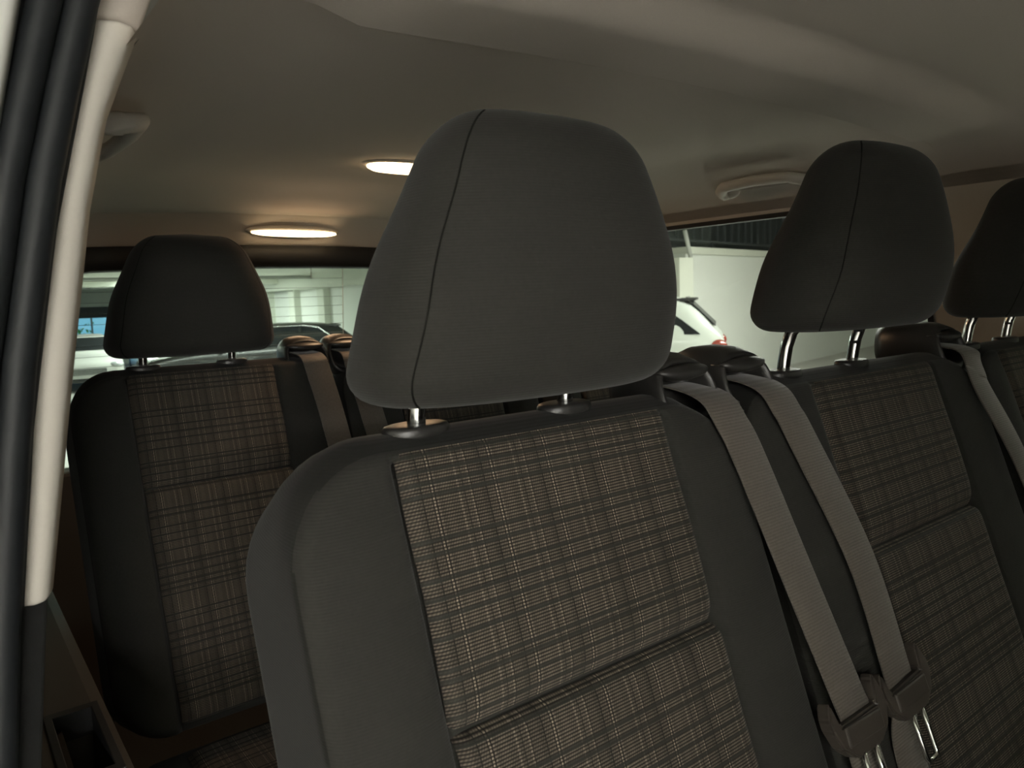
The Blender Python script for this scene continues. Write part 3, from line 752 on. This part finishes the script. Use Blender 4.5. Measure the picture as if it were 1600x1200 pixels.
# opening: blue translucent panes in slim frames
MBLUE = thin_glass('blue_tinted_pane', (.36, .68, 1.0), .06)
t = setp(thing('window_5', 'bright blue glazed opening in the garage back wall', None, (0, YB + .1, 0)), kind='structure')
for k in range(11):
    x = -3.2 + k * .82
    mesh('pane', [(x, 0, GR), (x + .76, 0, GR), (x + .76, 0, .86), (x, 0, .86)], [(0, 1, 2, 3)], MBLUE, t, False)
    box('mullion', x + .76, x + .82, -.03, .03, GR, .86, MPIPE, t)
MLEAF = noisy('sunlit_leaves', (.25, .42, .06), (.55, .68, .12), 6, .7)
bush = thing('bush', 'yellow-green bush outside the blue garage opening', 'bush', (4.35, YB + 3, -.6))
rng = random.Random(3)
V = []; F = []
for k in range(260):
    c = Vector((rng.gauss(0, .55), rng.gauss(0, .4), .5 + abs(rng.gauss(0, .55)))); a = Vector((rng.uniform(-1, 1), rng.uniform(-1, 1), rng.uniform(-1, 1))).normalized(); b = a.orthogonal().normalized()
    q = len(V); V += [c - a * .10, c + b * .04, c + a * .10, c - b * .04]; F.append((q, q + 1, q + 2, q + 3))
setp(mesh('leaves', V, F, MLEAF, bush, False), kind='stuff'); tube('stem', [(0, 0, 0), (.02, 0, .5), (0, .03, 1.0)], .03, MTRIM, bush)

# ------------------------------------------------------------------ cars
MTYRE = mat('tyre_rubber', (.02, .02, .02), .8); MRIM = mat('alloy_rim', (.5, .5, .5), .3, 1)
MCGL = mat('dark_car_glass', (.012, .014, .016), .25, spec=.25); MHL = mat('headlight_lens', (.55, .58, .6), .1, .4, coat=1)
MTL = mat('red_taillight_lens', (.22, .03, .02), .2, coat=1); MCT = mat('black_car_trim', (.02, .02, .02), .5)
def car_paint(name, c, metal=0): return mat(name, c, .32, metal, coat=.4)
def lamp_shape(o): return o
def make_car(label, M, loc, yaw, Lc=4.5, W=1.86, H=1.62, cat='car', chrome=False):
    """front towards +x, built from cross sections along the length"""
    root = thing('car', label, cat, loc, yaw, 'parked cars in the garage')
    hl = Lc / 2
    # x, underside z, shoulder z, roof z, half width at shoulder, half width at roof
    st = [(-hl, .42, .86, .90, .36, .36), (-hl + .03, .32, .98, 1.02, .42, .40), (-hl + .12, .26, 1.02, 1.12, .455, .40), (-hl + .42, .24, 1.03, H * .93, .485, .36), (-hl + .75, .22, 1.01, H * .985, .495, .345), (-hl + 1.5, .2, .98, H, .5, .345), (-hl + 2.3, .2, .96, H * .985, .5, .345), (-hl + 2.75, .2, .95, H * .90, .5, .355), (-hl + 3.25, .2, .94, 1.02, .498, .42), (-hl + 3.6, .2, .90, .95, .49, .42), (-hl + 4.1, .22, .82, .88, .47, .40), (hl - .12, .26, .72, .77, .43, .36), (hl - .03, .34, .60, .64, .38, .32), (hl, .42, .52, .55, .34, .28)]
    rings = []
    for x, zb, zs, zr, ws, wr in st:
        half = [(0, zb), (ws * .85, zb), (ws * .98, zb + .08), (ws, (zb + zs) / 2), (ws * .985, zs - .04), (ws * .96, zs), (wr + (ws - wr) * .45, zs + (zr - zs) * .55), (wr, zs + (zr - zs) * .9), (wr * .82, zr - .004), (0, zr)]
        pts = [(x, y * W, z) for y, z in half] + [(x, -y * W, z) for y, z in half[-2:0:-1]]
        rings.append(pts)
    V, F = loftV(rings)
    b = mesh('body', V, F, M, root); sd = b.modifiers.new('s', 'SUBSURF'); sd.levels = 2; sd.render_levels = 2
    def sec(x):
        xs = [s[0] for s in st]; return [float(np.interp(x, xs, [s[k] for s in st])) for k in range(1, 6)]
    def side_pt(x, f, sg, off=.004):    # f: 0 at the shoulder, 1 at the roof edge
        zb, zs, zr, ws, wr = sec(x); y = (ws * .96 + (wr - ws * .96) * f * .98) * W
        return (x, sg * (y + off + .004), zs + .015 + (zr - zs) * .86 * f)
    for sg in (1, -1):
        for nm, poly in (('rear_side_window', [(-hl + .30, .10), (-hl + .52, .48), (-hl + .80, .84), (-hl + 1.2, .90), (-hl + 1.22, .08)]), ('side_window', [(-hl + 1.26, .08), (-hl + 1.26, .90), (-hl + 2.05, .90), (-hl + 2.1, .08)]), ('side_window', [(-hl + 2.15, .08), (-hl + 2.12, .90), (-hl + 2.45, .88), (-hl + 2.95, .10)])):
            pv = [side_pt(x, f, sg) for x, f in poly]
            o = mesh(nm, pv, [tuple(range(len(pv)))], MCGL, root, False); so = o.modifiers.new('s', 'SOLIDIFY'); so.thickness = .012; so.offset = 0
        if chrome:
            arc = [side_pt(x, f, sg, .012) for x, f in ((-hl + .50, .02), (-hl + .62, .45), (-hl + .85, .88), (-hl + 1.2, 1.0), (-hl + 2.2, 1.0), (-hl + 2.6, .8), (-hl + 3.0, .1))]
            tube('window_trim', arc, .014, MCHR, root, 6)
    def cross(x, f): zb, zs, zr, ws, wr = sec(x); return zr
    def glass(nm, xa, xb_, ka, kb, up=.006):
        za, zb_ = sec(xa)[2], sec(xb_)[2]; wa, wb = sec(xa)[4] * W * ka, sec(xb_)[4] * W * kb
        d = Vector((xb_ - xa, 0, zb_ - za)).normalized(); nrm = Vector((-d.z, 0, d.x)); nrm = nrm if nrm.z > 0 else -nrm
        pv = [Vector((xa, -wa, za)) + nrm * up, Vector((xa, wa, za)) + nrm * up, Vector((xb_, wb, zb_)) + nrm * up, Vector((xb_, -wb, zb_)) + nrm * up]
        o = mesh(nm, pv, [(0, 1, 2, 3)], MCGL, root, False); o.modifiers.new('s', 'SOLIDIFY').thickness = .01
    glass('windscreen', -hl + 3.22, -hl + 2.62, .98, .85, .03); glass('rear_window', -hl + .14, -hl + .50, .85, .8, .02)
    for sg in (1, -1):
        for xw in (-hl + .85, hl - .88):
            prof = [(.05, .0), (.22, .0), (.235, .02), (.30, .03), (.345, .06), (.345, .18), (.30, .21)]
            rings = [[(xw + r * math.cos(2 * math.pi * k / 24), sg * (W * .505 - d), .345 + r * math.sin(2 * math.pi * k / 24)) for k in range(24)] for r, d in prof]
            V, F = loftV(rings); wl = mesh('wheel', V, F, MTYRE, root)
            rings = [[(xw + r * math.cos(2 * math.pi * k / 20), sg * (W * .505 + .004 - d), .345 + r * math.sin(2 * math.pi * k / 20)) for k in range(20)] for r, d in ((.21, .01), (.19, .0), (.05, .015), (.01, .01))]
            V, F = loftV(rings); mesh('rim', V, F, MRIM, wl)
        bm = bmesh.new(); bmesh.ops.create_uvsphere(bm, u_segments=14, v_segments=8, radius=1)
        for v in bm.verts: v.co = Vector((hl - .16 + v.co.x * .14, sg * (W * .36) + v.co.y * .19, .70 + v.co.z * .075))
        bmobj('headlight', bm, MHL, root, True)
        bm = bmesh.new(); bmesh.ops.create_uvsphere(bm, u_segments=14, v_segments=8, radius=1)
        for v in bm.verts: v.co = Vector((-hl + .10 + v.co.x * .13, sg * (W * .415) + v.co.y * .09, .90 + v.co.z * .10))
        bmobj('taillight', bm, MTL, root, True)
        bm = bmesh.new(); bmesh.ops.create_uvsphere(bm, u_segments=12, v_segments=8, radius=1)
        for v in bm.verts: v.co = Vector((-hl + 2.85 + v.co.x * .10, sg * (W * .55) + v.co.y * .10, 1.04 + v.co.z * .07))
        bmobj('wing_mirror', bm, M, root, True)
    bm = bmesh.new(); bbox_bm(bm, hl - .06, hl + .012, -W * .22, W * .22, .46, .62, .02); gr = bmobj('grille', bm, MCT, root)
    for k in range(3):
        bm = bmesh.new(); bbox_bm(bm, hl + .005, hl + .025, -W * .21, W * .21, .485 + k * .045, .497 + k * .045, .002); bmobj('grille_bar', bm, MCHR, gr)
    bm = bmesh.new(); bbox_bm(bm, hl - .14, hl - .01, -W * .36, W * .36, .27, .36, .03); bmobj('lower_intake', bm, MCT, root)
    bm = bmesh.new(); bbox_bm(bm, -hl + .0, -hl + .16, -W * .42, W * .42, .30, .50, .04); bmobj('rear_bumper', bm, MCT, root)
    bm = bmesh.new(); bbox_bm(bm, -hl + .36, -hl + .62, -W * .33, W * .33, H * .925, H * .945, .008); bmobj('roof_spoiler', bm, MCT, root)
    return root
def ray_at(ax, h): v = Vector((ax, 1, 0)).normalized(); return Vector((CAM.x, CAM.y, 0)) + v * h
# white SUV seen through the far side window: tail to the right
tail = ray_at(1.33, 10.5); fw = Vector((-.606, .795, 0)); c = tail + fw * 2.25
make_car('white car with a red taillight seen through the far side window', car_paint('white_car_paint', (.60, .64, .60)), (c.x, c.y, GZ), math.atan2(fw.y, fw.x), 4.5, 1.86, 1.60)
def park(label, paint, ax, h, yaw, Hh, chrome=False, gz=None):
    c = ray_at(ax, h)
    return make_car(label, paint, (c.x, c.y, GR if gz is None else gz), math.radians(yaw), 4.5, 1.86, Hh, chrome=chrome)
park('white car facing the van, left of the dark third row headrest', car_paint('pearl_car_paint', (.55, .55, .53)), .140, 25.5, -95, 1.5)
park('silver car facing the van, low behind the dark third row headrest', car_paint('silver_car_paint', (.42, .42, .42), .6), .228, 26.5, -97, 1.45)
park('dark grey car facing the van, between third row headrest posts', car_paint('dark_grey_car_paint', (.04, .042, .045), .3), .318, 26.0, -99, 1.45)
park('black car with chrome window trim seen through the rear window', car_paint('black_car_paint', (.006, .006, .0065)),   .334, 17.5, 160, 1.5, True, -.80)
